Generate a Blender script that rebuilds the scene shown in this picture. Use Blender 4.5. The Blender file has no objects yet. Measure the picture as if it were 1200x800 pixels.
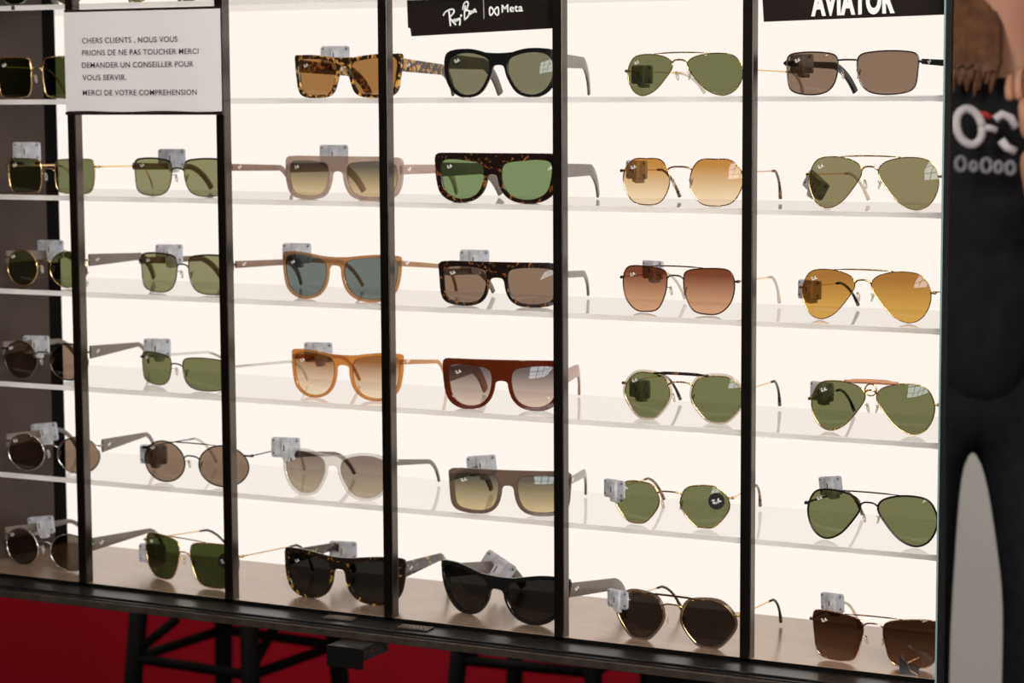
import bpy, bmesh, math, random
import numpy as np
from mathutils import Vector, Matrix
random.seed(7)
SC = bpy.context.scene
COL = SC.collection

# ------------------------------------------------------------------ camera
F = 2744.7
YAW, PITCH, ROLL = math.radians(27.64), math.radians(6.03), math.radians(-0.30)
CAM = np.array([1.2323, -2.3, 0.6034])
def basis():
    fw = np.array([-math.sin(YAW)*math.cos(PITCH), math.cos(YAW)*math.cos(PITCH), -math.sin(PITCH)])
    rt = np.array([math.cos(YAW), math.sin(YAW), 0.0]); up = np.cross(rt, fw)
    c, s = math.cos(ROLL), math.sin(ROLL)
    return c*rt+s*up, -s*rt+c*up, fw
RT, UP, FW = basis()
def proj(P):
    d = np.asarray(P)-CAM; z = d@FW
    return 600+F*(d@RT)/z, 400-F*(d@UP)/z
def ray(x, y): return (x-600)*RT-(y-400)*UP+F*FW
def onw(x, y, w=0.0):
    d = ray(x, y); return CAM+d*((w-CAM[1])/d[1])
def atz(x, y, Z): return CAM+ray(x, y)*(Z/F)
cam = bpy.data.cameras.new('camera'); co = bpy.data.objects.new('camera', cam); COL.objects.link(co)
cam.sensor_width = 36; cam.lens = F*36/1200; cam.clip_start = .05
M4 = Matrix(((RT[0], UP[0], -FW[0], CAM[0]), (RT[1], UP[1], -FW[1], CAM[1]), (RT[2], UP[2], -FW[2], CAM[2]), (0, 0, 0, 1)))
co.matrix_world = M4
cam.dof.use_dof = True; cam.dof.focus_distance = 2.46; cam.dof.aperture_fstop = 8.0
SC.camera = co
# ------------------------------------------------------------------ world, lights, exposure
SC.view_settings.view_transform = 'Standard'; SC.view_settings.look = 'None'
SC.view_settings.exposure = 0.0; SC.view_settings.gamma = 1.0
W = bpy.data.worlds.new('shop'); SC.world = W; W.use_nodes = True
W.node_tree.nodes['Background'].inputs[0].default_value = (1.0, .90, .82, 1)
W.node_tree.nodes['Background'].inputs[1].default_value = 0.10
def area(name, loc, target, size, power, color=(1, .93, .86), sy=None):
    l = bpy.data.lights.new(name, 'AREA'); l.size = size; l.energy = power; l.color = color
    if sy: l.shape = 'RECTANGLE'; l.size_y = sy
    o = bpy.data.objects.new(name, l); COL.objects.link(o); o.location = loc
    o.rotation_euler = (Vector(target)-Vector(loc)).to_track_quat('-Z', 'Y').to_euler()
    return o
area('fill_light', (1.9, -2.5, 1.7), (-.2, 0, .4), 1.0, 88)  # added area lamp, stands in for room light on the case front
area('fill_light', (-1.6, .9, 1.7), (-1.4, 2.0, -.4), .8, 42)  # added lamp without a fixture, brightens the red wall below the case

# ------------------------------------------------------------------ materials
MATS = {}
def newmat(name):
    m = bpy.data.materials.new(name); m.use_nodes = True; m.node_tree.nodes.clear()
    return m, m.node_tree.nodes, m.node_tree.links
def pbr(name, col, rough=.4, metal=0.0, spec=.5, var=0.0, scale=60, bump=0.0, emit=None, es=0.0):
    if name in MATS: return MATS[name]
    m, n, l = newmat(name); MATS[name] = m
    o = n.new('ShaderNodeOutputMaterial'); b = n.new('ShaderNodeBsdfPrincipled'); l.new(b.outputs[0], o.inputs[0])
    b.inputs['Base Color'].default_value = (*col, 1); b.inputs['Roughness'].default_value = rough
    b.inputs['Metallic'].default_value = metal; b.inputs['Specular IOR Level'].default_value = spec
    if emit: b.inputs['Emission Color'].default_value = (*emit, 1); b.inputs['Emission Strength'].default_value = es
    tc = n.new('ShaderNodeTexCoord'); t = n.new('ShaderNodeTexNoise'); t.inputs['Scale'].default_value = scale
    t.inputs['Detail'].default_value = 4; l.new(tc.outputs['Object'], t.inputs['Vector'])
    if var:
        r = n.new('ShaderNodeValToRGB'); l.new(t.outputs[0], r.inputs[0])
        r.color_ramp.elements[0].position = .3; r.color_ramp.elements[1].position = .7
        r.color_ramp.elements[0].color = (*[c*(1-var) for c in col], 1); r.color_ramp.elements[1].color = (*[min(1, c*(1+var)) for c in col], 1)
        l.new(r.outputs[0], b.inputs['Base Color'])
    if bump:
        bp = n.new('ShaderNodeBump'); bp.inputs['Strength'].default_value = bump; bp.inputs['Distance'].default_value = .001
        l.new(t.outputs[0], bp.inputs['Height']); l.new(bp.outputs[0], b.inputs['Normal'])
    return m
def schlick(n, l, f0=.04, front_only=False):
    g = n.new('ShaderNodeNewGeometry'); d = n.new('ShaderNodeVectorMath'); d.operation = 'DOT_PRODUCT'; l.new(g.outputs['Incoming'], d.inputs[0]); l.new(g.outputs['Normal'], d.inputs[1])
    def mth(op, a, b=None):
        m = n.new('ShaderNodeMath'); m.operation = op; m.use_clamp = op not in ('ABSOLUTE',)
        for i, v in enumerate((a, b)):
            if v is None: continue
            if isinstance(v, (int, float)): m.inputs[i].default_value = v
            else: l.new(v, m.inputs[i])
        return m.outputs[0]
    a = mth('ABSOLUTE', d.outputs['Value']); c = mth('SUBTRACT', 1.0, a); p = mth('POWER', c, 5.0); q = mth('MULTIPLY', p, 1-f0); x = mth('ADD', q, f0)
    if front_only:
        bf = mth('SUBTRACT', 1.0, g.outputs['Backfacing']); x = mth('MULTIPLY', x, bf)
    return x
def clear(name, col, opaque=.15, rough=.08, mincoat=.03, dcol=None):
    """tinted see-through plastic or glass: tinted transparency, a little body colour, Fresnel gloss"""
    if name in MATS: return MATS[name]
    m, n, l = newmat(name); MATS[name] = m
    o = n.new('ShaderNodeOutputMaterial'); t = n.new('ShaderNodeBsdfTransparent'); d = n.new('ShaderNodeBsdfDiffuse'); g = n.new('ShaderNodeBsdfGlossy')
    t.inputs[0].default_value = (*col, 1); d.inputs[0].default_value = (*(dcol or col), 1); g.inputs['Roughness'].default_value = rough
    a = n.new('ShaderNodeMixShader'); lw = n.new('ShaderNodeLayerWeight'); lw.inputs[0].default_value = .35; mm = n.new('ShaderNodeMath'); mm.operation = 'MULTIPLY_ADD'; mm.use_clamp = True
    l.new(lw.outputs['Facing'], mm.inputs[0]); mm.inputs[1].default_value = 0.0 if opaque < .1 else .45; mm.inputs[2].default_value = max(0.0, opaque-.12); l.new(mm.outputs[0], a.inputs[0]); l.new(t.outputs[0], a.inputs[1]); l.new(d.outputs[0], a.inputs[2])
    b = n.new('ShaderNodeMixShader'); l.new(schlick(n, l, .03+mincoat, True), b.inputs[0]); l.new(a.outputs[0], b.inputs[1]); l.new(g.outputs[0], b.inputs[2])
    l.new(b.outputs[0], o.inputs[0]); return m
def lensmat(name, top, bot=None):
    """sunglass lens: tint (optionally a real vertical gradient tint of the lens) plus gloss"""
    key = 'lens_'+name
    if key in MATS: return MATS[key]
    bot = bot or top
    m, n, l = newmat(key); MATS[key] = m
    o = n.new('ShaderNodeOutputMaterial'); t = n.new('ShaderNodeBsdfTransparent'); g = n.new('ShaderNodeBsdfGlossy'); g.inputs['Roughness'].default_value = .015
    tc = n.new('ShaderNodeTexCoord'); s = n.new('ShaderNodeSeparateXYZ'); l.new(tc.outputs['Generated'], s.inputs[0])
    r = n.new('ShaderNodeValToRGB'); l.new(s.outputs['Z'], r.inputs[0])
    r.color_ramp.elements[0].position = .08; r.color_ramp.elements[1].position = .85
    r.color_ramp.elements[0].color = (*bot, 1); r.color_ramp.elements[1].color = (*top, 1); l.new(r.outputs[0], t.inputs[0])
    b = n.new('ShaderNodeMixShader'); l.new(schlick(n, l, .045), b.inputs[0]); l.new(t.outputs[0], b.inputs[1]); l.new(g.outputs[0], b.inputs[2])
    l.new(b.outputs[0], o.inputs[0]); return m
def tortoise(name, dark, amber, thr=.52, scale=130):
    if name in MATS: return MATS[name]
    m = pbr(name, dark, .12, 0, .6); n, l = m.node_tree.nodes, m.node_tree.links
    b = [x for x in n if x.type == 'BSDF_PRINCIPLED'][0]; t = [x for x in n if x.type == 'TEX_NOISE'][0]
    t.inputs['Scale'].default_value = scale; t.inputs['Distortion'].default_value = .8; t.inputs['Detail'].default_value = 2
    r = n.new('ShaderNodeValToRGB'); l.new(t.outputs[0], r.inputs[0]); e = r.color_ramp.elements
    e[0].position = thr; e[0].color = (*dark, 1); e[1].position = thr+.12; e[1].color = (*amber, 1)
    l.new(r.outputs[0], b.inputs['Base Color']); return m
def glow(name, col, s):
    m, n, l = newmat(name); MATS[name] = m
    o = n.new('ShaderNodeOutputMaterial'); e = n.new('ShaderNodeEmission'); e.inputs[0].default_value = (*col, 1); e.inputs[1].default_value = s
    l.new(e.outputs[0], o.inputs[0]); return m
black = pbr('black_metal', (.014, .011, .0095), .26, 0, 1.0, .25, 40)
blacksatin = pbr('black_satin', (.008, .007, .007), .32, 0, .5, .3, 30)
matteblack = pbr('matte_black', (.004, .004, .004), .8, 0, .1, .2, 30)
floorm = pbr('dark_taupe_gloss', (.36, .255, .185), .20, .35, .9, .06, 25)
wallm = pbr('taupe_laminate', (.050, .034, .028), .5, 0, .15, .08, 12)
paper = pbr('paper', (.80, .77, .79), .75, 0, .2, .02, 9)
ink = pbr('ink', (.03, .03, .035), .7, 0, .2)
whiteprint = pbr('white_print', (.9, .9, .9), .5, 0, .3, emit=None)
gold = pbr('gold_metal', (.86, .58, .26), .2, 1.0)
rosegold = pbr('rose_gold_metal', (.70, .42, .28), .22, 1.0)
silver = pbr('silver_metal', (.72, .72, .70), .2, 1.0)
gun = pbr('gunmetal', (.13, .12, .12), .25, 1.0)
brownmetal = pbr('brown_metal', (.12, .05, .03), .25, .7)
blackmetal = pbr('black_rim_metal', (.012, .012, .012), .22, .3)
blackac = pbr('black_acetate', (.008, .008, .009), .1, 0, .6)
tort = tortoise('tortoise_acetate', (.025, .012, .006), (.72, .38, .08), .505, 150)
dtort = tortoise('dark_tortoise_acetate', (.012, .007, .006), (.32, .12, .03), .57, 150)
dtortg = tortoise('dark_tortoise_gold_acetate', (.014, .009, .006), (.50, .28, .05), .585, 120)
tippt = tortoise('tortoise_tip', (.05, .02, .01), (.5, .25, .08), .5, 300)
taupe = clear('taupe_clear_acetate', (.70, .60, .54), .40, .08, .03, (.55, .44, .38))
sand = clear('sand_clear_acetate', (.70, .49, .31), .35, .08, .03, (.5, .32, .18))
honey = clear('honey_clear_acetate', (.80, .50, .22), .30, .08, .03, (.62, .34, .13))
crystal = clear('crystal_clear_acetate', (.90, .88, .86), .25, .06, .05, (.85, .84, .82))
cola = clear('cola_clear_acetate', (.30, .08, .03), .42, .08, .03, (.17, .04, .016))
smoke = clear('smoke_clear_acetate', (.40, .32, .27), .40, .08, .03, (.20, .15, .125))
browntemple = pbr('brown_grey_acetate', (.20, .115, .075), .3, 0, .5, .25, 50)
tauptemple = pbr('taupe_grey_acetate', (.13, .105, .09), .3, 0, .5, .1, 50)
greytemple = pbr('grey_sheen_acetate', (.12, .10, .088), .18, 0, .7, .1, 50)
roset = clear('rose_brown_clear_acetate', (.66, .42, .31), .5, .08, .03, (.42, .2, .12))
padm = clear('nose_pad_silicone', (.80, .76, .70), .35, .1, .04, (.7, .66, .6))
cleartip = clear('clear_tip_plastic', (.85, .80, .74), .3, .1, .04, (.8, .74, .66))
def tagplastic(name, col, mix):
    m, n, l = newmat(name); MATS[name] = m
    o = n.new('ShaderNodeOutputMaterial'); b = n.new('ShaderNodeBsdfPrincipled'); t = n.new('ShaderNodeBsdfTranslucent'); x = n.new('ShaderNodeMixShader')
    b.inputs['Roughness'].default_value = .25; tc = n.new('ShaderNodeTexCoord'); z = n.new('ShaderNodeTexNoise'); z.inputs['Scale'].default_value = 90; l.new(tc.outputs['Object'], z.inputs[0])
    r = n.new('ShaderNodeValToRGB'); r.color_ramp.elements[0].position = .38; r.color_ramp.elements[1].position = .62
    r.color_ramp.elements[0].color = (*[c*.72 for c in col], 1); r.color_ramp.elements[1].color = (*col, 1); l.new(z.outputs[0], r.inputs[0])
    l.new(r.outputs[0], b.inputs['Base Color']); l.new(r.outputs[0], t.inputs[0]); x.inputs[0].default_value = mix
    l.new(b.outputs[0], x.inputs[1]); l.new(t.outputs[0], x.inputs[2]); l.new(x.outputs[0], o.inputs[0]); return m
tagm = tagplastic('tag_plastic', (.74, .76, .82), .45)
tagw = tagplastic('tag_white_plastic', (.80, .80, .84), .3)
tagd = pbr('tag_dark', (.05, .05, .06), .4)
L_green = lensmat('olive_green', (.175, .19, .09)); L_bgreen = lensmat('bright_olive', (.27, .28, .15)); L_lgreen = lensmat('light_green', (.21, .29, .145)); L_olive = lensmat('pale_olive', (.27, .25, .135))
L_grey = lensmat('grey', (.15, .125, .10)); L_brgrey = lensmat('brown_grey', (.26, .185, .135)); L_dark = lensmat('dark', (.020, .018, .016))
L_dgreen = lensmat('dark_green', (.045, .058, .018)); L_dgrey = lensmat('dark_brown_grey', (.032, .024, .019))
L_amber = lensmat('amber', (.36, .19, .065)); L_blue = lensmat('blue_grey', (.16, .19, .19)); L_ggrey = lensmat('grey_green', (.20, .20, .13))
L_gbr = lensmat('brown_gradient', (.55, .28, .07), (.95, .80, .55)); L_gtan = lensmat('red_brown_gradient', (.20, .065, .03), (.72, .42, .25))
L_gold = lensmat('golden_gradient', (.40, .19, .045), (.74, .45, .11)); L_ggr = lensmat('grey_gradient', (.16, .13, .12), (.62, .50, .38))
L_ggy = lensmat('grey_yellow_gradient', (.12, .11, .09), (.62, .52, .30)); L_gr2 = lensmat('crystal_gradient', (.24, .19, .165), (.44, .38, .28))
L_gpink = lensmat('pink_grey_gradient', (.15, .12, .125), (.70, .58, .50)); L_gdb = lensmat('dark_brown_gradient', (.030, .012, .007), (.16, .085, .05))
L_gc = lensmat('honey_gradient', (.30, .13, .04), (.92, .78, .58))

# ------------------------------------------------------------------ mesh helpers
def mesh(name, V, Fc, smooth=False):
    me = bpy.data.meshes.new(name); me.from_pydata([tuple(v) for v in V], [], Fc); me.update()
    bm = bmesh.new(); bm.from_mesh(me); bmesh.ops.recalc_face_normals(bm, faces=bm.faces); bm.to_mesh(me); bm.free()
    if smooth: me.polygons.foreach_set('use_smooth', [True]*len(me.polygons))
    return me
def obj(name, me, m=None, parent=None, loc=None, rot=None):
    o = bpy.data.objects.new(name, me); COL.objects.link(o)
    if m is not None and me is not None and not me.materials: me.materials.append(m)
    if parent is not None: o.parent = parent
    if loc is not None: o.location = loc
    if rot is not None: o.rotation_euler = rot
    return o
def empty(name, loc=(0, 0, 0), rz=0.0): 
    o = bpy.data.objects.new(name, None); COL.objects.link(o); o.location = loc; o.rotation_euler = (0, 0, rz); o.empty_display_size = .02
    return o
def tag(o, label=None, cat=None, group=None, kind=None):
    if label: o['label'] = label
    if cat: o['category'] = cat
    if group: o['group'] = group
    if kind: o['kind'] = kind
    return o
class MB:
    def __init__(s): s.V = []; s.F = []
    def add(s, V, Fc):
        n = len(s.V); s.V += [tuple(v) for v in V]; s.F += [tuple(i+n for i in f) for f in Fc]; return s
    def box(s, a, b):
        x0, y0, z0 = a; x1, y1, z1 = b
        return s.add([(x0, y0, z0), (x1, y0, z0), (x1, y1, z0), (x0, y1, z0), (x0, y0, z1), (x1, y0, z1), (x1, y1, z1), (x0, y1, z1)],
                     [(0, 3, 2, 1), (4, 5, 6, 7), (0, 1, 5, 4), (1, 2, 6, 5), (2, 3, 7, 6), (3, 0, 4, 7)])
    def tube(s, P, r, seg=8, closed=False):
        P = [np.array(p, float) for p in P]; n = len(P); rs = r if hasattr(r, '__len__') else [r]*n
        V = []; Fc = []; prev = None
        for i in range(n):
            a = P[(i-1) % n] if (closed or i > 0) else P[i]; b = P[(i+1) % n] if (closed or i < n-1) else P[i]
            t = b-a; t /= (np.linalg.norm(t)+1e-12)
            if prev is None:
                h = np.array([0, 0, 1.0]) if abs(t[2]) < .9 else np.array([0, 1.0, 0]); nn = np.cross(t, h)
            else: nn = prev-t*(prev@t)
            nn /= (np.linalg.norm(nn)+1e-12); prev = nn; bb = np.cross(t, nn)
            for k in range(seg):
                an = 2*math.pi*k/seg; V.append(P[i]+rs[i]*(math.cos(an)*nn+math.sin(an)*bb))
        m = n if closed else n-1
        for i in range(m):
            for k in range(seg):
                j = (i+1) % n; Fc.append((i*seg+k, i*seg+(k+1) % seg, j*seg+(k+1) % seg, j*seg+k))
        if not closed: Fc.append(tuple(range(seg))[::-1]); Fc.append(tuple((n-1)*seg+k for k in range(seg)))
        return s.add(V, Fc)
    def sweep(s, P, H, T):
        """flat bar along P: height H (up), thickness T (sideways), rounded 8-point section"""
        P = [np.array(p, float) for p in P]; n = len(P); V = []; Fc = []
        sec = [(-.5, -.3), (-.5, .3), (-.3, .5), (.3, .5), (.5, .3), (.5, -.3), (.3, -.5), (-.3, -.5)]
        for i in range(n):
            t = P[min(i+1, n-1)]-P[max(i-1, 0)]; t /= np.linalg.norm(t)
            side = np.cross(t, np.array([0, 0, 1.0])); side /= np.linalg.norm(side); upv = np.cross(side, t)
            for a, b in sec:
                V.append(P[i]+side*a*T[i]+upv*b*H[i])
        for i in range(n-1):
            for k in range(8): Fc.append((i*8+k, i*8+(k+1) % 8, (i+1)*8+(k+1) % 8, (i+1)*8+k))
        Fc.append(tuple(range(8))[::-1]); Fc.append(tuple((n-1)*8+k for k in range(8)))
        return s.add(V, Fc)
    def ball(s, c, r, nu=10, nv=7):
        rx, ry, rz = r if hasattr(r, '__len__') else (r, r, r); V = [(c[0], c[1], c[2]+rz)]; Fc = []
        for j in range(1, nv):
            ph = math.pi*j/nv
            for i in range(nu):
                th = 2*math.pi*i/nu; V.append((c[0]+rx*math.sin(ph)*math.cos(th), c[1]+ry*math.sin(ph)*math.sin(th), c[2]+rz*math.cos(ph)))
        V.append((c[0], c[1], c[2]-rz)); e = len(V)-1
        for i in range(nu):
            Fc.append((0, 1+i, 1+(i+1) % nu)); Fc.append((e, e-nu+(i+1) % nu, e-nu+i))
        for j in range(nv-2):
            for i in range(nu): Fc.append((1+j*nu+i, 1+(j+1)*nu+i, 1+(j+1)*nu+(i+1) % nu, 1+j*nu+(i+1) % nu))
        return s.add(V, Fc)
    def prism(s, pts, y0, y1):
        """outline in XZ extruded along Y"""
        n = len(pts); V = [(p[0], y0, p[1]) for p in pts]+[(p[0], y1, p[1]) for p in pts]
        return s.add(V, [tuple(range(n)), tuple(range(2*n-1, n-1, -1))]+[(i, (i+1) % n, n+(i+1) % n, n+i) for i in range(n)])
    def me(s, name, smooth=False): return mesh(name, s.V, s.F, smooth)
def bevelled(o, w=.001, seg=2):
    b = o.modifiers.new('bevel', 'BEVEL'); b.width = w; b.segments = seg; b.limit_method = 'ANGLE'; return o
def box(name, a, b, m, parent=None, bev=0):
    o = obj(name, MB().box(a, b).me(name), m, parent)
    if bev: bevelled(o, bev)
    return o

# ------------------------------------------------------------------ room
GZ = -.92
RW = 2.0
tag(box('floor', (-4, -5, GZ-.05), (4, 4, GZ), pbr('floor_dark', (.03, .012, .012), .4, 0, .5, .2, 5)), kind='structure')
redm = pbr('red_lacquer', (.30, .002, .012), .5, 0, .3, .05, 2)
tag(box('wall_back', (-4, RW, GZ), (.10, RW+.1, 2.2), redm), kind='structure')
darkm = pbr('dark_wall', (.006, .005, .006), .7, 0, .2, .1, 4)
tag(box('wall_back', (.0, 3.4, GZ), (4, 3.5, 2.2), darkm), kind='structure')
tag(box('wall_back', (.0, RW+.1, GZ), (.10, 3.4, 2.2), darkm), kind='structure')
tag(box('wall_right', (4, -5, GZ), (4.1, 3.5, 2.2), darkm), kind='structure')
tag(box('wall_left', (-4.1, -5, GZ), (-4, 3.5, 2.2), pbr('side_wall_paint', (.12, .10, .09), .8)), kind='structure')
# ceiling behind the camera side, with downlights and a shop window: real things the lenses mirror
tag(box('ceiling', (-4, -5, 2.2), (4, 4, 2.25), pbr('ceiling_paint', (.10, .09, .085), .8)), kind='structure')
tag(box('wall_front', (-4, -5.1, GZ), (4, -5, 2.2), pbr('front_wall_paint', (.05, .045, .04), .8)), kind='structure')
wn = tag(box('window_1', (0.75, -4.99, .5), (2.35, -4.97, 1.6), glow('daylight_glass', (.85, .95, 1.0), 9)), kind='structure')
mb = MB()
for i in range(5): mb.box((0.75+i*.4-.02, -4.965, .5), (0.75+i*.4+.02, -4.94, 1.6))
for i in range(4): mb.box((0.75, -4.965, .5+i*1.1/3-.02), (2.35, -4.94, .5+i*1.1/3+.02))
obj('window_bars', mb.me('window_bars'), black, wn)
dl = None
for i in range(8):
    for j in range(3):
        mb = MB(); mb.tube([(0, 0, 0), (0, 0, -.02)], .045, 16)
        if dl is None: dl = mb.me('ceiling_spotlight'); dl.materials.append(glow('lamp_glow', (1, .85, .65), 50))
        o = obj('ceiling_spotlight', dl, None, None, (-3.2+i*.72, -3.6+j*.8, 2.199))
        tag(o, 'small round warm ceiling spotlight mirrored in the sunglass lenses', 'ceiling light', 'ceiling spotlights behind the viewer')

# ------------------------------------------------------------------ the case
US = [-.5827, -.3630, -.1400, .0810, .3036, .5222]
ZS = [.7150, .5998, .4819, .3638, .2462, .1300, 0.0]     # top faces of shelves 0..5, floor panel 6
SF = .0125                                                # shelves start just behind the posts
ZS = [.6034+(z-.6034)*(1+SF*.886/2.5) if z > 0 else 0.0 for z in ZS]
D = .205; UL = -.7646; UR = .520
case = empty('display_case', (0, 0, 0))
tag(case, 'black-framed backlit display case filled with rows of sunglasses', 'display case')
panelm = glow('lightbox_panel', (1.0, .915, .845), 1.02)
n, l = panelm.node_tree.nodes, panelm.node_tree.links
tcn = n.new('ShaderNodeTexCoord'); nz = n.new('ShaderNodeTexNoise'); nz.inputs['Scale'].default_value = 3; l.new(tcn.outputs['Object'], nz.inputs[0])
rr = n.new('ShaderNodeValToRGB'); rr.color_ramp.elements[0].color = (.98, .885, .80, 1); rr.color_ramp.elements[1].color = (1.0, .93, .865, 1)
l.new(nz.outputs[0], rr.inputs[0]); l.new(rr.outputs[0], [x for x in n if x.type == 'EMISSION'][0].inputs[0])
box('back_panel', (UL, D, -.004), (UR, D+.03, .86), panelm, case)['label'] = 'glowing white backlight panel'
box('side_wall', (UL-.012, -.012, -.004), (UL, D-.026, .86), wallm, case)['label'] = 'dark taupe end wall'
box('corner_trim', (UL-.012, D-.026, -.004), (UL+.0005, D-.0005, .86), pbr('trim_black', (.003, .003, .003), .9, 0, .05), case)
box('top_panel', (UL-.012, -.012, .86), (UR, D+.03, .88), black, case)
box('floor_panel', (UL, -.0005, -.006), (UR, D, 0), floorm, case, .0006)['label'] = 'glossy taupe bottom panel'
box('base_board', (UL-.012, -.050, -.0155), (UR, D+.03, -.0062), blacksatin, case)
box('base_rail', (UL-.012, -.0425, -.0062), (UR, -.0030, -.0040), blacksatin, case, .0008)
box('base_lip', (UL-.012, -.0545, -.0165), (UR, -.0465, -.0075), pbr('lip_metal', (.07, .056, .047), .3, .5, .5, .3, 80), case, .001)
for i in range(5):
    o = box('post', (US[i]-.0010, -.002, -.004), (US[i]+.0113, .0118, .86), pbr('post_metal', (.125, .105, .092), .27, 1.0, .5, .1, 20), case, .0009)
box('pedestal', (.18, .03, GZ), (UR, D, -.0155), blacksatin, case)
box('pedestal', (-1.35, .03, GZ), (-1.08, D, -.0155), blacksatin, case)
box('floor_trim', (UL, -.0020, -.006), (UR, -.0006, -.0001), pbr('trim_black', (.003, .003, .003), .9, 0, .05), case)
box('base_board', (-1.35, -.045, -.0155), (UL-.012, D+.03, -.006), blacksatin, case)
# shelves
shelfglass = clear('shelf_glass', (.995, .995, .99), .015, .02, .0, (.9, .88, .86))
edgem, n, l = newmat('frosted_edge'); MATS['edge'] = edgem
o_ = n.new('ShaderNodeOutputMaterial'); d_ = n.new('ShaderNodeBsdfDiffuse'); t_ = n.new('ShaderNodeBsdfTranslucent'); mx = n.new('ShaderNodeMixShader')
d_.inputs[0].default_value = (.85, .85, .87, 1); t_.inputs[0].default_value = (.98, .98, .98, 1); mx.inputs[0].default_value = .8
l.new(d_.outputs[0], mx.inputs[1]); l.new(t_.outputs[0], mx.inputs[2]); l.new(mx.outputs[0], o_.inputs[0])
ordn = ['topmost glass shelf, running just above the notice and header signs', 'second glass shelf from the top, just under the sign text', 'third glass shelf from the top', 'fourth glass shelf from the top', 'fifth glass shelf from the top', 'lowest glass shelf, the next one above the bottom panel']
for k in range(6):
    z = ZS[k]
    s = box('display_shelf', (UL+.001, SF+.0004, z-.006), (UR-.001, D-.001, z), shelfglass, None)
    tag(s, ordn[k], 'shelf', 'glass shelves of the case')
    obj('shelf_edge', mesh('shelf_edge', [(UL+.001, SF, z-.0062), (UR-.001, SF, z-.0062), (UR-.001, SF, z), (UL+.001, SF, z)], [(0, 1, 2, 3)]), edgem, s)['label'] = 'frosted pale front edge'
    mb = MB(); mb.box((UL+.001, SF-.0004, z-.0008), (UR-.001, SF-.0001, z-.0001)).box((UL+.001, SF-.0004, z-.0062), (UR-.001, SF-.0001, z-.0057))
    obj('edge_line', mb.me('edge_line'), pbr('edge_line', (.85, .83, .81), .5), s)
# tall mirror panel on the right end
mir = empty('mirror_panel', (UR+.002, 0, GZ))
tag(mir, 'tall mirror panel with teal glass edge at the right end, reflecting a person in black', 'mirror')
H = 3.0
box('backing', (.0005, -.010, 0), (.006, .62, H), pbr('mirror_backing', (.004, .004, .004), .5), mir)
box('glass_edge', (.0005, -.0125, 0), (.0024, -.0101, H), pbr('teal_glass_edge', (.20, .32, .30), .3, 0, .5, emit=None), mir)['label'] = 'pale teal glass edge'
box('mirror_face', (.0061, -.006, 0), (.0075, .62, H), pbr('mirror_silver', (.62, .60, .60), .0, 1.0), mir)
box('black_border', (.0024, -.0125, 0), (.0085, -.0062, H), pbr('mirror_border', (.006, .006, .006), .4), mir)

# ------------------------------------------------------------------ text and logos
def text_me(name, s, w, h, bold=0.0, ext=.0002, align=0):
    """text scaled to width w and cap height h, lying in XZ facing -Y, origin lower left"""
    c = bpy.data.curves.new(name, 'FONT'); c.body = s; c.size = 1; c.offset = bold; c.extrude = .001; c.space_character = 1.07
    o = bpy.data.objects.new(name, c); COL.objects.link(o); dg = bpy.context.evaluated_depsgraph_get(); dg.update()
    me = bpy.data.meshes.new_from_object(o.evaluated_get(dg)); bpy.data.objects.remove(o)
    co_ = np.array([v.co for v in me.vertices]); x0, x1 = co_[:, 0].min(), co_[:, 0].max(); cap = .73
    for v in me.vertices:
        x, y, z = v.co; v.co = ((x-x0)/(x1-x0)*w, -ext*(1 if z > 0 else 0), y/cap*h)
    return me
def stroke_me(strokes, r, sx, cx=0, cz=0, seg=5):
    mb = MB()
    for st in strokes:
        P = [np.array([(x-cx)*sx, 0, -(y-cz)*sx]) for x, y in st]
        if len(P) == 1: mb.ball(P[0], r*1.4, 8, 5)
        else:
            Q = []
            for i in range(len(P)-1):
                p0 = P[max(i-1, 0)]; p1 = P[i]; p2 = P[i+1]; p3 = P[min(i+2, len(P)-1)]
                for t in (0, .33, .66): Q.append(.5*((2*p1)+(-p0+p2)*t+(2*p0-5*p1+4*p2-p3)*t*t+(-p0+3*p1-3*p2+p3)*t**3))
            Q.append(P[-1]); mb.tube(Q, r, seg)
    return mb.me('script_logo', True)
SCRIPT = [[(375, 100), (380, 145), (387, 197)], [(332, 130), (345, 108), (375, 92), (405, 88), (413, 103), (397, 125), (378, 138)], [(380, 140), (400, 165), (428, 190)],
          [(422, 150), (408, 158), (410, 172), (422, 160), (426, 152), (430, 170)], [(436, 145), (441, 160), (455, 142)], [(455, 140), (459, 165), (455, 193)], [(466, 128)],
          [(497, 62), (491, 110), (492, 155)], [(478, 92), (485, 55), (505, 38), (518, 50), (510, 80), (496, 98), (520, 95), (526, 115), (512, 140), (490, 156)],
          [(545, 97), (530, 105), (534, 120), (546, 106), (549, 98), (553, 112)], [(560, 112), (559, 92), (569, 88), (573, 104), (583, 102)]]
logo_me = stroke_me(SCRIPT, .00022, .0080/250, 457, 115, 4); logo_me.materials.append(pbr('logo_white', (.95, .95, .95), .5, 0, .3, emit=(1, 1, 1), es=0.0))

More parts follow.
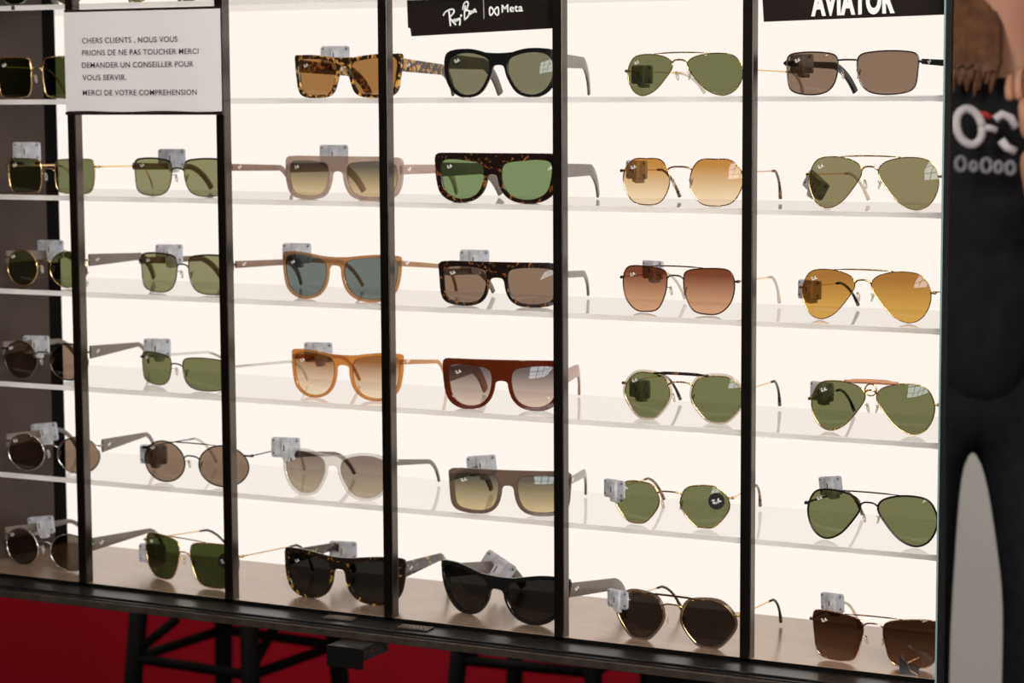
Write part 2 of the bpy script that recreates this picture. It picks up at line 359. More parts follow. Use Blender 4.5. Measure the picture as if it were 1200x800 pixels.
# ------------------------------------------------------------------ eyewear
OUT = {
 'aviator': [(-.78, .80), (-.1, 1), (.66, .90), (.98, .35), (.98, -.25), (.72, -.80), (.28, -1), (-.25, -.74), (-.74, -.10), (-.98, .42)],
 'way': [(-.86, .78), (-.15, .95), (.70, .99), (.98, .80), (.93, 0), (.80, -.76), (.38, -1), (-.36, -.99), (-.72, -.78), (-.90, -.2), (-1, .40)],
 'rect': [(-.94, .78), (-.4, .97), (.45, .98), (.95, .80), (.98, .1), (.86, -.72), (.35, -.98), (-.4, -.96), (-.82, -.62), (-1, .1)],
 'round': [(math.cos(a*math.pi/6), math.sin(a*math.pi/6)) for a in range(12, 0, -1)],
 'square': [(-.93, .80), (-.6, .97), (.5, 1), (.93, .88), (1, .2), (.88, -.72), (.5, -1), (-.5, -.98), (-.88, -.78), (-1, 0)],
 'hex': [(-.97, .35), (-.72, .85), (-.1, 1), (.5, .93), (.93, .45), (.97, -.15), (.45, -.90), (-.05, -1), (-.45, -.86), (-.92, -.2)],
 'octo': [(-.62, .95), (0, 1), (.55, .95), (.93, .5), (.98, -.1), (.62, -.82), (0, -1), (-.62, -.86), (-.97, -.2), (-.95, .45)],
 'navi': [(-.82, .88), (.1, 1), (.80, .90), (1, .3), (.86, -.45), (.45, -.92), (-.05, -1), (-.6, -.85), (-.92, -.2), (-1, .5)],
 'wrap': [(-.9, .55), (-.3, .82), (.5, .97), (1, .78), (.87, -.1), (.45, -.78), (-.05, -1), (-.6, -.78), (-.95, -.1)],
 'soft': [(-.85, .78), (-.2, .95), (.6, 1), (.97, .80), (.97, .05), (.78, -.65), (.25, -1), (-.42, -.93), (-.84, -.5), (-1, .25)],
 'flat': [(-.92, .80), (-.45, .97), (.5, 1), (.92, .82), (1, .1), (.84, -.70), (.38, -1), (-.42, -.98), (-.80, -.66), (-.98, .1)],
 'panto': [(-.8, .78), (0, 1), (.72, .86), (1, .30), (.86, -.40), (.50, -.86), (.02, -1), (-.52, -.80), (-.90, -.15), (-1, .4)],
}
def catmull(pts, k=6):
    n = len(pts); P = [np.array(p, float) for p in pts]; R = []
    for i in range(n):
        p0, p1, p2, p3 = P[i-1], P[i], P[(i+1) % n], P[(i+2) % n]
        for j in range(k):
            t = j/k; R.append(.5*((2*p1)+(-p0+p2)*t+(2*p0-5*p1+4*p2-p3)*t*t+(-p0+3*p1-3*p2+p3)*t**3))
    R = np.array(R); mn, mxx = R.min(0), R.max(0); return (R-(mn+mxx)/2)/((mxx-mn)/2)
KX = 1.55
def yb(x, z=0, zc=.022, k=None): return (KX if k is None else k)*x*x+.6*(z-zc)**2
def plate(holes, outer, thick, k):
    """flat acetate front with two lens holes, extruded and bevelled, then wrapped round the face curve"""
    cu = bpy.data.curves.new('front', 'CURVE'); cu.dimensions = '2D'; cu.fill_mode = 'BOTH'; cu.extrude = thick/2-.0006; cu.bevel_depth = .0006; cu.bevel_resolution = 2
    for pts in [outer]+holes:
        s = cu.splines.new('POLY'); s.points.add(len(pts)-1); s.use_cyclic_u = True
        for i, p in enumerate(pts): s.points[i].co = (p[0], p[1], 0, 1)
    o = bpy.data.objects.new('front', cu); COL.objects.link(o); dg = bpy.context.evaluated_depsgraph_get(); dg.update()
    me = bpy.data.meshes.new_from_object(o.evaluated_get(dg)); bpy.data.objects.remove(o)
    bm = bmesh.new(); bm.from_mesh(me)
    bmesh.ops.remove_doubles(bm, verts=bm.verts, dist=1e-6); bm.to_mesh(me); bm.free()
    bm = bmesh.new(); bm.from_mesh(me)
    for q in np.arange(-.070, .0701, .005): bmesh.ops.bisect_plane(bm, geom=bm.verts[:]+bm.edges[:]+bm.faces[:], plane_co=(float(q)+.0001, 0, 0), plane_no=(1, 0, 0))
    bm.to_mesh(me); bm.free()
    for v in me.vertices:
        x, z, t = v.co; v.co = (x, yb(x, z, k=k)-t+.001, z)
    me.polygons.foreach_set('use_smooth', [False]*len(me.polygons)); me.update()
    return me
# shared security tag meshes
def tag_meshes():
    w, h = .0185, .0125; pts = []
    for sx, sz in ((1, 1), (-1, 1), (-1, -1), (1, -1)):
        for a in range(4):
            an = math.pi/2*a/3+{(1, 1): 0, (-1, 1): math.pi/2, (-1, -1): math.pi, (1, -1): 1.5*math.pi}[(sx, sz)]
            pts.append((sx*(w-.003)+.003*math.cos(an), sz*(h-.003)+.003*math.sin(an)))
    plate_ = MB().prism(pts, -.002, .002).me('security_tag')
    mb = MB(); mb.prism([(-.0035, .0118), (.0075, .0118), (.0062, -.010), (.004, -.0165), (-.001, -.0165), (-.0028, -.010)], -.007, -.002)
    mb.prism([(-.013, .0112), (-.006, .0112), (-.006, -.009), (-.013, -.009)], -.0035, -.002)
    mb.box((-.002, -.002, -.018), (.006, .009, -.013)); rib = mb.me('clasp')
    sc = MB().tube([(0, -.0028, 0), (0, -.0018, 0)], .0011, 10).me('hole_disc')  # dark discs stand in for the shaded corner holes of the tag
    sl = MB().box((-.0006, -.0076, -.004), (.0008, -.0069, .004)).me('slot')
    plate_.materials.append(tagm); rib.materials.append(tagw); sc.materials.append(tagd); sl.materials.append(tagd)
    return plate_, rib, sc, sl
TP, TR, TS, TL = tag_meshes()
PAD = MB().ball((0, 0, 0), (.0013, .0022, .0056), 8, 6).me('nose_pad', True); PAD.materials.append(padm)

def fit(xs, zc, w):
    """least squares: centre u, lens half width a, half gap g, yaw from the lens edges measured in the photograph"""
    p = np.array([onw(xs[4] if xs[4] else (xs[1]+xs[2])/2, 300, w)[0], .0265, .009, 0.0])
    prior = np.array([0, .0265, .0085, 0.0]); wt = np.array([0, 250, 500, 9.0])
    def R(p):
        uc, a, g, ps = p; r = []
        for x, X in zip(xs[:4], (-g-2*a, -g, g, g+2*a)):
            if x is None: continue
            Y = KX*X*X; c, s = math.cos(ps), math.sin(ps)
            r.append(proj((uc+c*X-s*Y, w+s*X+c*Y, zc))[0]-x)
        return np.array(r+list((p-prior)*wt))
    for _ in range(12):
        r = R(p); J = np.array([(R(p+1e-6*e)-r)/1e-6 for e in np.eye(4)]).T
        p = p-np.linalg.lstsq(J, r, rcond=None)[0]
    return p

GROUP = 'sunglasses on the backlit shelves'
def glasses(row, xL0, xL1, xR0, xR1, yt, ybm, shape, lens, style, label, tagp=None, troll=0, **k):
    """style: dict of frame material and temple details; all lengths in metres, pixel values from the photograph"""
    st = dict(frame=gold, temple=None, tip=None, th=(.0016, .0016), kind='wire', rim=.0009, bridge='single', bar=None, rt=.003, ro=.003, rb=.002, flat=False,
              tl=.098, thick=.0035, pads=True, hz=.62, drop=.040, tthick=None, sticker=False, corner=1.0, sl=.002, bz=.35, zsh=None, k=KX, logo=True, archz=.15, topc=.80, lower=.1)
    st.update(style); st.update(k)
    z0 = ZS[row]; xm = [x for x in (xL0, xR1) if x is not None]
    w = .030
    if row >= 3 and ybm:                                   # where the lens bottom meets the shelf, seen in perspective
        xx = (xL0+xL1)/2 if xL0 is not None else xL1-20
        d = ray(xx, ybm-.5); t = (z0-CAM[2])/d[2]; w = float(np.clip((CAM+d*t)[1]-.002, .022, .045))
    uc, a, g, ps = fit((xL0, xL1, xR0, xR1, None), z0+.022, w)
    xx = (xL0+xL1)/2 if xL0 is not None else (xL1-22)
    pu = onw(xx, yt, w)[2]; pl = onw(xx, ybm, w)[2]
    b = max(.014, min(.032, (pu-pl)/2))
    root = empty('sunglasses', (uc, w, z0+.0004), ps); tag(root, label, 'sunglasses', GROUP)
    kk = st['k']; wire = st['kind'] == 'wire'
    base = catmull(OUT[shape]); fr = st['rim']
    if wire:
        al, bl, cx, cz = a-fr, b-fr, g+a, b
        fro = fri = fr
    else:
        rt, ro, rb, = st['rt'], st['ro'], st['rb']
        al = a-(ro+.0025)/2; bl = b-(rt+rb)/2; cx = g+.0025+al; cz = rb+bl
    lo = np.column_stack([cx+base[:, 0]*al, cz+base[:, 1]*bl])
    Wd = g+2*a
    zh = 2*b*st['hz']+b*.30 if wire else cz+bl*st['hz']
    if st['zsh']: zh = st['zsh']*2*b
    # lenses
    for sgn in (1, -1):
        V = []; Fc = []; N = len(lo); rings = (1.0, .72, .40)
        for q in rings:
            for x, z in lo:
                X = (cx+(x-cx)*q)*sgn; Z = cz+(z-cz)*q; V.append((X, yb(X, Z, cz, kk)-.0022*(1-q*q)+(.001 if not wire else 0), Z))
        V.append((cx*sgn, yb(cx, cz, cz, kk)-.0022+(.001 if not wire else 0), cz))
        for r_ in range(2):
            for i in range(N): Fc.append((r_*N+i, r_*N+(i+1) % N, (r_+1)*N+(i+1) % N, (r_+1)*N+i))
        for i in range(N): Fc.append((2*N+i, 2*N+(i+1) % N, 3*N))
        lo_ = obj('lens', mesh('lens', V, Fc, True), lens, root)
        if sgn == -1 and st['logo']:
            lx, lz = -(cx+al*.52), cz+bl*.62
            obj('logo', logo_me, None, lo_, (lx, yb(lx, lz, cz, kk)-.0022, lz), (0, .1, -2*kk*abs(lx)))
        if sgn == 1 and st['sticker']:
            lx, lz = cx+al*.50, cz+bl*.30; yy = yb(lx, lz, cz, kk)-.0024
            s_ = obj('sticker', MB().tube([(0, -.0003, 0), (0, .0, 0)], .0092, 24).me('sticker'), pbr('sticker_black', (.02, .018, .018), .3), lo_, (lx, yy, lz), (0, 0, 2*kk*lx))
            obj('logo', logo_me, None, lo_, (lx, yy-.0005, lz), (0, .1, 2*kk*lx)).scale = (1.4, 1, 1.4)
            s_['label'] = 'round black sticker with script lettering'
    if wire:
        m = st['frame']
        for sgn in (1, -1):
            mb = MB(); mb.tube([(x*sgn, yb(x, z, cz, kk), z) for x, z in lo], fr, 7, True); obj('rim', mb.me('rim', True), m, root)
        if st.get('thickrim'):
            for sgn in (1, -1):
                mb = MB(); mb.tube([((cx+(x-cx)*1.04)*sgn, yb(x, z, cz, kk)+.0004, cz+(z-cz)*1.04+.0005) for x, z in lo], .0016, 7, True)
                obj('rim_cover', mb.me('rim_cover', True), st['thickrim'], root)
        if st.get('brow'):
            for sgn in (1, -1):
                P = [(x*sgn, yb(x, z, cz, kk)-.0003, z+.0002) for x, z in lo if z > cz+bl*.70]; P.sort(key=lambda p: p[0])
                mb = MB(); mb.tube(P, .0012, 6); obj('brow_bar', mb.me('brow_bar', True), st['brow'], root)
        inner = lo[np.argmin(np.abs(lo[:, 1]-(cz+bl*st['bz']))+(lo[:, 0] > cx)*9)]
        gx, gz = inner; P = []
        for i in range(13):
            t = -1+2*i/12; P.append((gx*t, yb(gx, gz, cz, kk)-.0025*(1-t*t), gz+st['archz']*b*(1-abs(t)**3)))
        mb = MB(); mb.tube(P, .0010, 7); obj('bridge', mb.me('bridge', True), m, root)
        if st['bridge'] == 'double':
            i2 = lo[np.argmin(np.abs(lo[:, 0]-(cx-al*.30))+(lo[:, 1] < cz)*9)]; tx, tz = i2; P = []
            for i in range(11):
                t = -1+2*i/10; P.append((tx*t, yb(tx, tz, cz, kk)*t*t-.0010, tz+.0008+.0010*(1-t*t)))
            mb = MB(); mb.tube(P, [st.get('barr', .0008)*(1 if abs(-1+2*i/10) < .75 else .6) for i in range(11)], 8); obj('top_bar', mb.me('top_bar', True), st['bar'] or m, root)
        if st.get('ring'):
            mb = MB(); mb.tube([(.0062*math.cos(q), -.0004, gz+st['archz']*b+.0062*math.sin(q)) for q in np.linspace(0, 2*math.pi, 25)[:-1]], .0008, 7, True); obj('bridge_ring', mb.me('bridge_ring', True), m, root)
    else:
        m = st['frame']; nrm = []; N = len(lo)
        for i in range(N):
            t = lo[(i+1) % N]-lo[i-1]; nn = np.array([-t[1], t[0]]); nn /= np.linalg.norm(nn)+1e-9
            if nn@(lo[i]-np.array([cx, cz])) < 0: nn = -nn
            nrm.append(nn)
        ou = []
        for p, nn in zip(lo, nrm):
            t = st['rb']+(st['rt']-st['rb'])*max(0, nn[1])+(st['ro']-st['rb'])*max(0, nn[0])
            if nn[0] < 0: t = st['rb']+(st['rt']-st['rb'])*max(0, nn[1])+.0006*(-nn[0])
            q = p+nn*t
            if nn[0] > 0 and nn[1] > 0: q = q+np.array([1.0, .55])*.0030*(2*nn[0]*nn[1])**2*st['corner']
            q[0] = max(q[0], .0022); ou.append(q)
        ou = np.array(ou); topz = ou[:, 1].max()
        if st['flat']:
            for q, nn in zip(ou, nrm):
                if nn[1] > .45 and q[0] < cx+al*.95: q[1] = max(q[1], topz-.0006*(q[0] > cx+al*.7))
        dirn = 1 if lo[2][0] > lo[0][0] else -1        # control lists run clockwise from inner top
        start = int(np.argmin(np.abs(ou[:, 0]-(cx-al*.72))+(ou[:, 1] < cz)*9)); seq = [ou[(start+dirn*i) % N] for i in range(N)]
        zbl = cz+bl*st['bz']; half = []; low = False
        for q in seq:
            if q[1] < cz-bl*.5: low = True
            if low and q[1] > zbl: break
            half.append(q)
        ztop = topz if st['flat'] else max(half[0][1]-.0010, cz+bl*st['topc'])
        cen_t = [(0, ztop)]; cen_b = [(0, zbl+.0030)]
        last = half[-1]; br = [(last[0]*.78, zbl+.0016), (last[0]*.45, zbl+.0027)]
        fst = half[0]; tr = [(fst[0]*.5, ztop+(fst[1]-ztop)*.25)]
        outer = cen_t+tr+[tuple(q) for q in half]+br+cen_b+[(-x, z) for x, z in br[::-1]]+[(-q[0], q[1]) for q in half[::-1]]+[(-x, z) for x, z in tr[::-1]]
        holes = [[(x, z) for x, z in lo], [(-x, z) for x, z in lo]]
        f_ = obj('front_frame', plate(holes, outer, st['thick'], kk), m, root)
        Wd = cx+al+st['ro']
    # nose pads
    if wire and st['pads']:
        for sgn in (1, -1):
            px, pz = g*.93, cz-.05*b
            obj('nose_pad', PAD, None, root, (px*sgn, .0075, pz), (0, .30*sgn, .5*sgn))
            mb = MB(); mb.tube([((g+.0006)*sgn, yb(g, pz, cz, kk), pz+.004), (g*.8*sgn, .0045, pz+.004), (px*sgn, .0075, pz)], .0004, 5); obj('pad_arm', mb.me('pad_arm', True), m, root)
    # temples
    tm = st['temple'] or st['frame']; h0, h1 = st['th']; y0 = yb(Wd, zh, cz, kk)
    for sgn in (1, -1):
        Lt = st['tl']; P = []; Hh = []; Tt = []
        xo = Wd+(.0022 if wire else -.0020)
        for i in range(9):
            t = i/8; P.append((xo*sgn*(1-.07*t), y0+(.003 if h0 < .008 else .0005)+Lt*t, zh-st['sl']*t)); Hh.append(h0+(h1-h0)*t)
        drop = min(zh-.0045, st['drop']); nb = 7; x1 = P[-1][0]; dl_ = .040
        for i in range(1, nb):
            t = i/(nb-1); P.append((x1*(1-.10*t), P[8][1]+dl_*(t*.90+.10*math.sin(t*math.pi)*1), zh-st['sl']-(zh-st['sl']-.0035)*t**1.35)); Hh.append(h1*(1-.25*t) if not wire else h1)
        for q in P: Tt.append(st['tthick'] or (.0015 if wire else .0034))
        if wire and h0 < .003:
            mb = MB(); mb.tube(P[:9], [h0/2]*9, 7); to = obj('temple', mb.me('temple', True), tm, root)
            if st['tip'] is not None:
                k0 = 7; mb = MB(); mb.tube(P[k0:], [.0012]+[.0016]*(len(P)-k0-3)+[.0020, .0022], 8); tp = obj('temple_tip', mb.me('temple_tip', True), st['tip'], root)
            else:
                mb = MB(); mb.tube(P[8:], [h0/2]*(len(P)-8), 7); obj('temple_tip', mb.me('temple_tip', True), tm, root)
        else:
            mb = MB(); mb.sweep(P, Hh, Tt); to = obj('temple', mb.me('temple', True), tm, root)
            sm = to.modifiers.new('edge', 'EDGE_SPLIT'); sm.split_angle = math.radians(50)
            if sgn == 1 and h0 >= .005:
                lx = xo-.07*xo*.13
                obj('logo', logo_me, None, to, (lx+Tt[0]/2+.0002, y0+.016, zh), (0, 0, math.pi/2))
        # end piece and hinge
        mb = MB()
        if wire:
            hx = lo[np.argmin(np.abs(lo[:, 1]-zh)+(lo[:, 0] < cx)*9)]
            mb.tube([(hx[0]*sgn, yb(hx[0], zh, cz, kk), zh), (xo*sgn, y0-.0004, zh), (xo*sgn, y0+.0035, zh)], .0013, 7); mb.box((xo*sgn-.0012, y0+.0008, zh-.0016), (xo*sgn+.0012, y0+.0045, zh+.0016))
        else:
            mb.box((xo*sgn-.0014, y0-.0002, zh-min(h0, .008)/2), (xo*sgn+.0014, y0+.0042, zh+min(h0, .008)/2))
        obj('hinge', mb.me('hinge'), m if wire else (st['hinge'] if st.get('hinge') else m), root)
    # security tag on the left temple
    if tagp:
        c, s = math.cos(ps), math.sin(ps); best = None
        for i in range(60):
            yy = -.004+.125*i/59; X = -xo*(1-.07*yy/.1)+.004; Y = y0+yy
            for zz in np.linspace(.006, .075, 36):
                q = proj((uc+c*X-s*Y, w+s*X+c*Y, z0+zz)); e = (q[0]-tagp[0])**2+(q[1]-tagp[1])**2+4e3*max(0, abs(zz-zh)-.022)
                if best is None or e < best[0]: best = (e, X, Y, zz)
        _, X, Y, zz = best
        sc_ = st.get('tagscale', .82 if xm[0] > 700 else .96)
        t_ = obj('security_tag', TP, None, root, (X, Y, zz), (0, troll, (.22 if xm[0] < 700 else -.35)-ps)); t_.scale = (sc_,)*3; t_['label'] = 'grey plastic anti-theft tag clipped to the temple'
        obj('clasp', TR, None, t_)
        for sx, sz in ((-.0155, .009), (-.0155, -.007), (.0155, .009), (.0155, -.007)): obj('hole_disc', TS, None, t_, (sx, 0, sz))
        obj('slot', TL, None, t_)
    return root

A = dict
W1 = A(frame=gold, tip=None)
thinG = A(frame=gold, temple=gold, tip=blackac, th=(.0016, .0015))
taupT = A(kind='wire', frame=gun, temple=tauptemple, th=(.0165, .0055), tthick=.003, tl=.118, rim=.0010)
AC = A(kind='plate', pads=False)
# ---- left bay (column beside the dark wall)
glasses(0, -2, 36, 60, 102, -42, 4, 'round', L_dgreen, A(frame=silver, temple=tauptemple, th=(.012, .010), tthick=.003), 'round sunglasses on the topmost shelf at the far left, only lens bottoms in view')
glasses(1, -3, 38, 50, 98, 64, 114, 'square', L_dgreen, A(frame=gold, rim=.0010, th=(.002, .002)), 'large square gold-rimmed sunglasses with green lenses, directly left of the paper notice')
glasses(2, 10, 49, 64, 112, 182, 224, 'square', L_dgreen if False else L_green, A(frame=gold, rim=.0008, th=(.0022, .002), tagscale=1.0), 'square gold-rimmed green sunglasses with thin gold temples in the leftmost bay', (31, 178))
glasses(3, 9, 44, 58, 103, 291, 334, 'round', L_green, A(frame=gold, temple=tauptemple, th=(.0155, .009), tthick=.003, tl=.108, rim=.0009), 'oval gold-rimmed green sunglasses with wide taupe temples in the leftmost bay', (60, 292))
glasses(4, 5, 44, 58, 104, 399, 443, 'round', L_brgrey, taupT, 'round gunmetal sunglasses with dark taupe temples, fourth row of the leftmost bay', (43, 404))
glasses(5, 9, 53, 67, 118, 508, 552, 'round', L_brgrey, A(taupT, frame=silver), 'round silver-rimmed sunglasses with brown-grey lenses in the leftmost bay, lowest glass shelf', (52, 506), -.12)
glasses(6, 8, 45, 58, 108, 620, 664, 'round', L_grey, A(taupT, frame=silver), 'round dark silver-rimmed sunglasses on the bottom panel in the far left corner', (49, 616), -.12)
# ---- second bay
glasses(0, 140, 182, 198, 244, -45, 3, 'round', L_green, A(frame=gold, tip=blackac), 'gold-rimmed sunglasses just above the paper notice, only lens bottoms in view')
glasses(2, 158, 202, 215, 270, 184, 229, 'rect', L_bgreen, A(frame=brownmetal, brow=blackmetal, temple=browntemple, th=(.0085, .007), tthick=.0028, rim=.0007, tl=.112, sl=.004), 'rectangular green-lens sunglasses with dark brow and brown temples, just under the paper notice', (202, 187))
glasses(3, 166, 208, 220, 275, 297, 344, 'rect', L_bgreen, A(frame=gun, brow=brownmetal, temple=browntemple, th=(.0085, .007), tthick=.0028, rim=.0007, tl=.112, sl=.004), 'rectangular green-lens sunglasses with brown top bar, second pair below the paper notice', (198, 297))
glasses(4, 168, 200, 213, 268, 415, 454, 'rect', L_green, A(frame=gun, temple=silver, tip=blackac, th=(.0035, .0035), tthick=.0015, rim=.0007), 'wrapped green-lens sunglasses with thin silver temples, third pair below the paper notice', (184, 408))
glasses(5, 170, 217, 232, 293, 517, 566, 'round', L_brgrey, A(frame=blackmetal, tip=cleartip, bridge='double', bz=.3), 'round black double-bridge sunglasses with brown-grey lenses in the second bay', (180, 532))
glasses(6, 172, 210, 222, 282, 628, 681, 'navi', L_dgreen, A(frame=gold, tip=blackac, bridge='double', bz=.3, sticker=True), 'gold dark green double-bridge sunglasses with round sticker on the bottom panel, second bay', (178, 648))
# ---- third bay
glasses(1, 347, 397, 408, 471, 65, 115, 'way', L_amber, A(AC, frame=tort, temple=tort, th=(.0150, .0125), rt=.0035, ro=.0045, rb=.0025, bz=.45, topc=.75, hz=.60, hinge=tort, sl=.005), 'chunky square mottled tortoiseshell sunglasses with amber lenses, top row of the third bay', (393, 66))
glasses(2, 336, 387, 403, 472, 183, 233, 'flat', L_ggy, A(AC, frame=taupe, temple=taupe, th=(.0115, .010), rt=.0048, ro=.0055, rb=.0035, bz=.30, flat=True, hz=.55), 'see-through taupe flat-top sunglasses with grey to yellow lenses in the third bay', (392, 182))
glasses(3, 333, 384, 400, 470, 297, 351, 'soft', L_blue, A(AC, frame=sand, temple=sand, th=(.0065, .0050), rt=.0022, ro=.0030, rb=.0022, bz=.45, topc=.66, hz=.72, sl=.010), 'see-through sand-brown sunglasses with blue-grey lenses in the third bay', (348, 296))
glasses(4, 343, 394, 410, 472, 411, 466, 'soft', L_gc, A(AC, frame=honey, temple=honey, th=(.0060, .0045), rt=.0026, ro=.0030, rb=.0022, bz=.40, topc=.66, hz=.72, sl=.010), 'honey-coloured clear sunglasses with brown gradient lenses in the third bay', (373, 413))
glasses(5, 333, 383, 396, 458, 527, 581, 'panto', L_gr2, A(AC, frame=crystal, temple=greytemple, th=(.0075, .0055), rt=.0025, ro=.0030, rb=.0022, bz=.35, topc=.62, hz=.72, sl=.013, corner=.4), 'crystal-clear framed sunglasses with grey gradient lenses, tag perched on its left corner', (334, 525))
glasses(6, 335, 390, 405, 475, 645, 700, 'soft', L_dark, A(AC, frame=dtortg, temple=dtortg, th=(.0190, .009), rt=.0042, ro=.0055, rb=.0025, bz=.35, topc=.70, hz=.62), 'thick dark tortoiseshell sunglasses on the bottom panel of the third bay', (402, 646))
# ---- fourth bay
glasses(1, 521, 577, 592, 654, 58, 114, 'panto', L_ggrey, A(AC, frame=blackac, temple=greytemple, th=(.0165, .013), rt=.0036, ro=.0042, rb=.0020, bz=.30, topc=.72, hz=.60, tl=.098), 'chunky black rounded sunglasses with grey-green lenses, beneath the black logo header sign')
glasses(2, 511, 570, 584, 655, 177, 234, 'soft', L_lgreen, A(AC, frame=dtort, temple=greytemple, th=(.0165, .013), rt=.0062, ro=.0068, rb=.0032, bz=.15, flat=True, hz=.45), 'thick dark tortoise flat-top sunglasses with light green lenses in the fourth bay')
glasses(3, 515, 573, 592, 657, 306, 357, 'rect', L_brgrey, A(AC, frame=dtort, temple=greytemple, th=(.0080, .0075), rt=.0050, ro=.0050, rb=.0025, bz=.30, flat=True, hz=.62, sl=.006), 'dark tortoise rectangular flat-top sunglasses with brown-grey lenses in the fourth bay', (556, 305))
glasses(4, 519, 580, 597, 660, 421, 478, 'soft', L_gpink, A(AC, frame=cola, temple=roset, th=(.0175, .014), rt=.0050, ro=.0065, rb=.0028, bz=.15, flat=True, hz=.40), 'see-through cola-brown flat-top sunglasses with wide rose-brown temples, fourth bay')
glasses(5, 526, 588, 604, 668, 549, 600, 'rect', L_ggy, A(AC, frame=smoke, temple=greytemple, th=(.0080, .0095), rt=.0042, ro=.0052, rb=.0028, bz=.30, flat=True, hz=.68, sl=.006), 'see-through smoke-grey rectangular sunglasses with grey to yellow lenses in the fourth bay', (564, 545), -.1)
glasses(6, 519, 573, 590, 668, 665, 722, 'wrap', L_dark, A(AC, frame=blackac, temple=greytemple, th=(.0165, .014), rt=.0035, tagscale=1.12, ro=.0040, rb=.0022, bz=.20, topc=.50, hz=.60, logo=False, sl=.010), 'glossy black wraparound sunglasses on the bottom panel of the fourth bay, its tag tilted', (582, 665), .55)
# ---- fifth bay
glasses(1, 736, 788, 804, 872, 62, 112, 'aviator', L_green, A(frame=gold, tip=cleartip, bridge='double', bz=.55, rim=.0006, zsh=.60), 'thin gold double-bridge green aviators, top row of the fifth bay', (752, 88))
glasses(2, 730, 785, 808, 872, 183, 239, 'octo', L_gbr, A(frame=rosegold, tip=tippt, bz=.50, rim=.0007, archz=.12, zsh=.72), 'gold octagonal sunglasses with light brown gradient lenses in the fifth bay', (746, 200))
glasses(3, 730, 782, 800, 862, 311, 366, 'navi', L_gtan, A(frame=brownmetal, temple=gold, tip=cleartip, bridge='double', bz=.5, rim=.0008, zsh=.72), 'dark-rimmed double-bridge sunglasses with red-brown gradient lenses in the fifth bay', (765, 317))
glasses(4, 732, 785, 810, 872, 435, 490, 'hex', L_green, A(frame=gold, thickrim=cleartip, tip=blackac, bridge='double', barr=.0018, bar=dtort, bz=.5, rim=.0007, zsh=.72), 'hexagonal green sunglasses with clear-rimmed lenses and a tortoise top bar in the fifth bay', (750, 456))
glasses(5, 720, 773, 797, 856, 563, 614, 'hex', L_green, A(frame=gold, tip=tippt, bz=.5, rim=.0008, zsh=.72, sticker=True, archz=.1), 'hexagonal gold-rimmed green sunglasses with a round black sticker on the right lens', (719, 574), 0)
glasses(6, 724, 777, 798, 863, 696, 752, 'hex', L_dgrey, A(frame=gold, thickrim=smoke, tip=blackac, bridge='double', barr=.0012, bar=brownmetal, bz=.5, rim=.0008, zsh=.72), 'hexagonal gold and smoke-rimmed dark sunglasses on the bottom panel of the fifth bay', (724, 702), 0)
# ---- sixth bay
glasses(1, 922, 982, 1003, 1078, 58, 110, 'rect', L_brgrey, A(frame=gun, temple=blackac, th=(.0055, .0075), tthick=.003, rim=.0008, bz=.55, archz=.02, zsh=.74), 'rectangular gunmetal sunglasses with black temples, under the sign with white capitals', (940, 76))
glasses(2, 948, 1010, 1028, 1101, 181, 243, 'aviator', L_olive, A(frame=gold, tip=cleartip, bridge='double', bz=.5, rim=.0006, zsh=.64), 'gold aviators with pale olive lenses, second row of the sixth bay', (956, 218), .6)
glasses(3, 940, 1002, 1020, 1092, 313, 373, 'aviator', L_gold, A(frame=gold, tip=blackac, bridge='double', bz=.5, rim=.0006, zsh=.60), 'gold aviators with golden-brown gradient lenses in the sixth bay', (949, 340))
glasses(4, 950, 1015, 1026, 1096, 445, 505, 'aviator', L_green, A(frame=gold, tip=blackac, bridge='double', barr=.0026, bar=pbr('tan_bar', (.62, .28, .14), .4), ring=True, bz=.55, rim=.0007, zsh=.60), 'green shooter aviators with a tan top bar and a ring on the bridge', (963, 458))
glasses(5, 946, 1009, 1027, 1100, 574, 634, 'aviator', L_green, A(frame=blackmetal, temple=blackmetal, tip=tippt, bridge='double', bz=.5, rim=.0011, th=(.0024, .0022), zsh=.66), 'black-rimmed green aviators on the lowest glass shelf of the sixth bay', (974, 570), -.15)
glasses(6, 952, 1012, 1034, 1101, 717, 775, 'way', L_gdb, A(frame=rosegold, tip=cleartip, bridge='double', bz=.55, rim=.0008, zsh=.78), 'squared gold sunglasses with dark brown lenses in the bottom right corner', (975, 706), -.05)

# ------------------------------------------------------------------ paper notice
wn_ = -.0135
tl, tr_, bl_, br_ = [onw(x, y, wn_) for x, y in ((75, 12), (258.5, 11), (77, 130), (259.5, 132))]
u0, u1, zt, zb = (tl[0]+bl_[0])/2, (tr_[0]+br_[0])/2, (tl[2]+tr_[2])/2, (bl_[2]+br_[2])/2
sg = empty('paper_notice', ((u0+u1)/2, wn_, zb)); tag(sg, 'white paper notice in French capitals asking customers not to touch, in a slim black holder', 'notice')
hw = (u1-u0)/2; hh = zt-zb
mb = MB(); N = 14; V = []; Fc = []
for i in range(N+1):
    x = -hw+2*hw*i/N; yv = -.0004*math.sin(i/N*math.pi*3); V += [(x, yv, .0006*math.sin(i*.9)+.0006), (x, yv, hh-.0008)]
for i in range(N): Fc.append((2*i, 2*i+2, 2*i+3, 2*i+1))
po = obj('paper_sheet', mesh('paper_sheet', V, Fc), paper, sg); so = po.modifiers.new('s', 'SOLIDIFY'); so.thickness = .0003
box('holder', (-hw-.0004, .0010, -.0036), (hw+.0018, .0026, hh+.0022), black, sg, .0004)
box('holder_lip', (-hw-.0004, -.0012, -.0036), (hw+.0018, .0008, -.0002), black, sg, .0003)
box('holder_arm', (-hw+.006, .0027, -.0030), (-hw+.0125, .0075, hh), black, sg); box('holder_arm', (hw-.0040, .0027, -.0030), (hw+.0010, .0075, hh), black, sg)
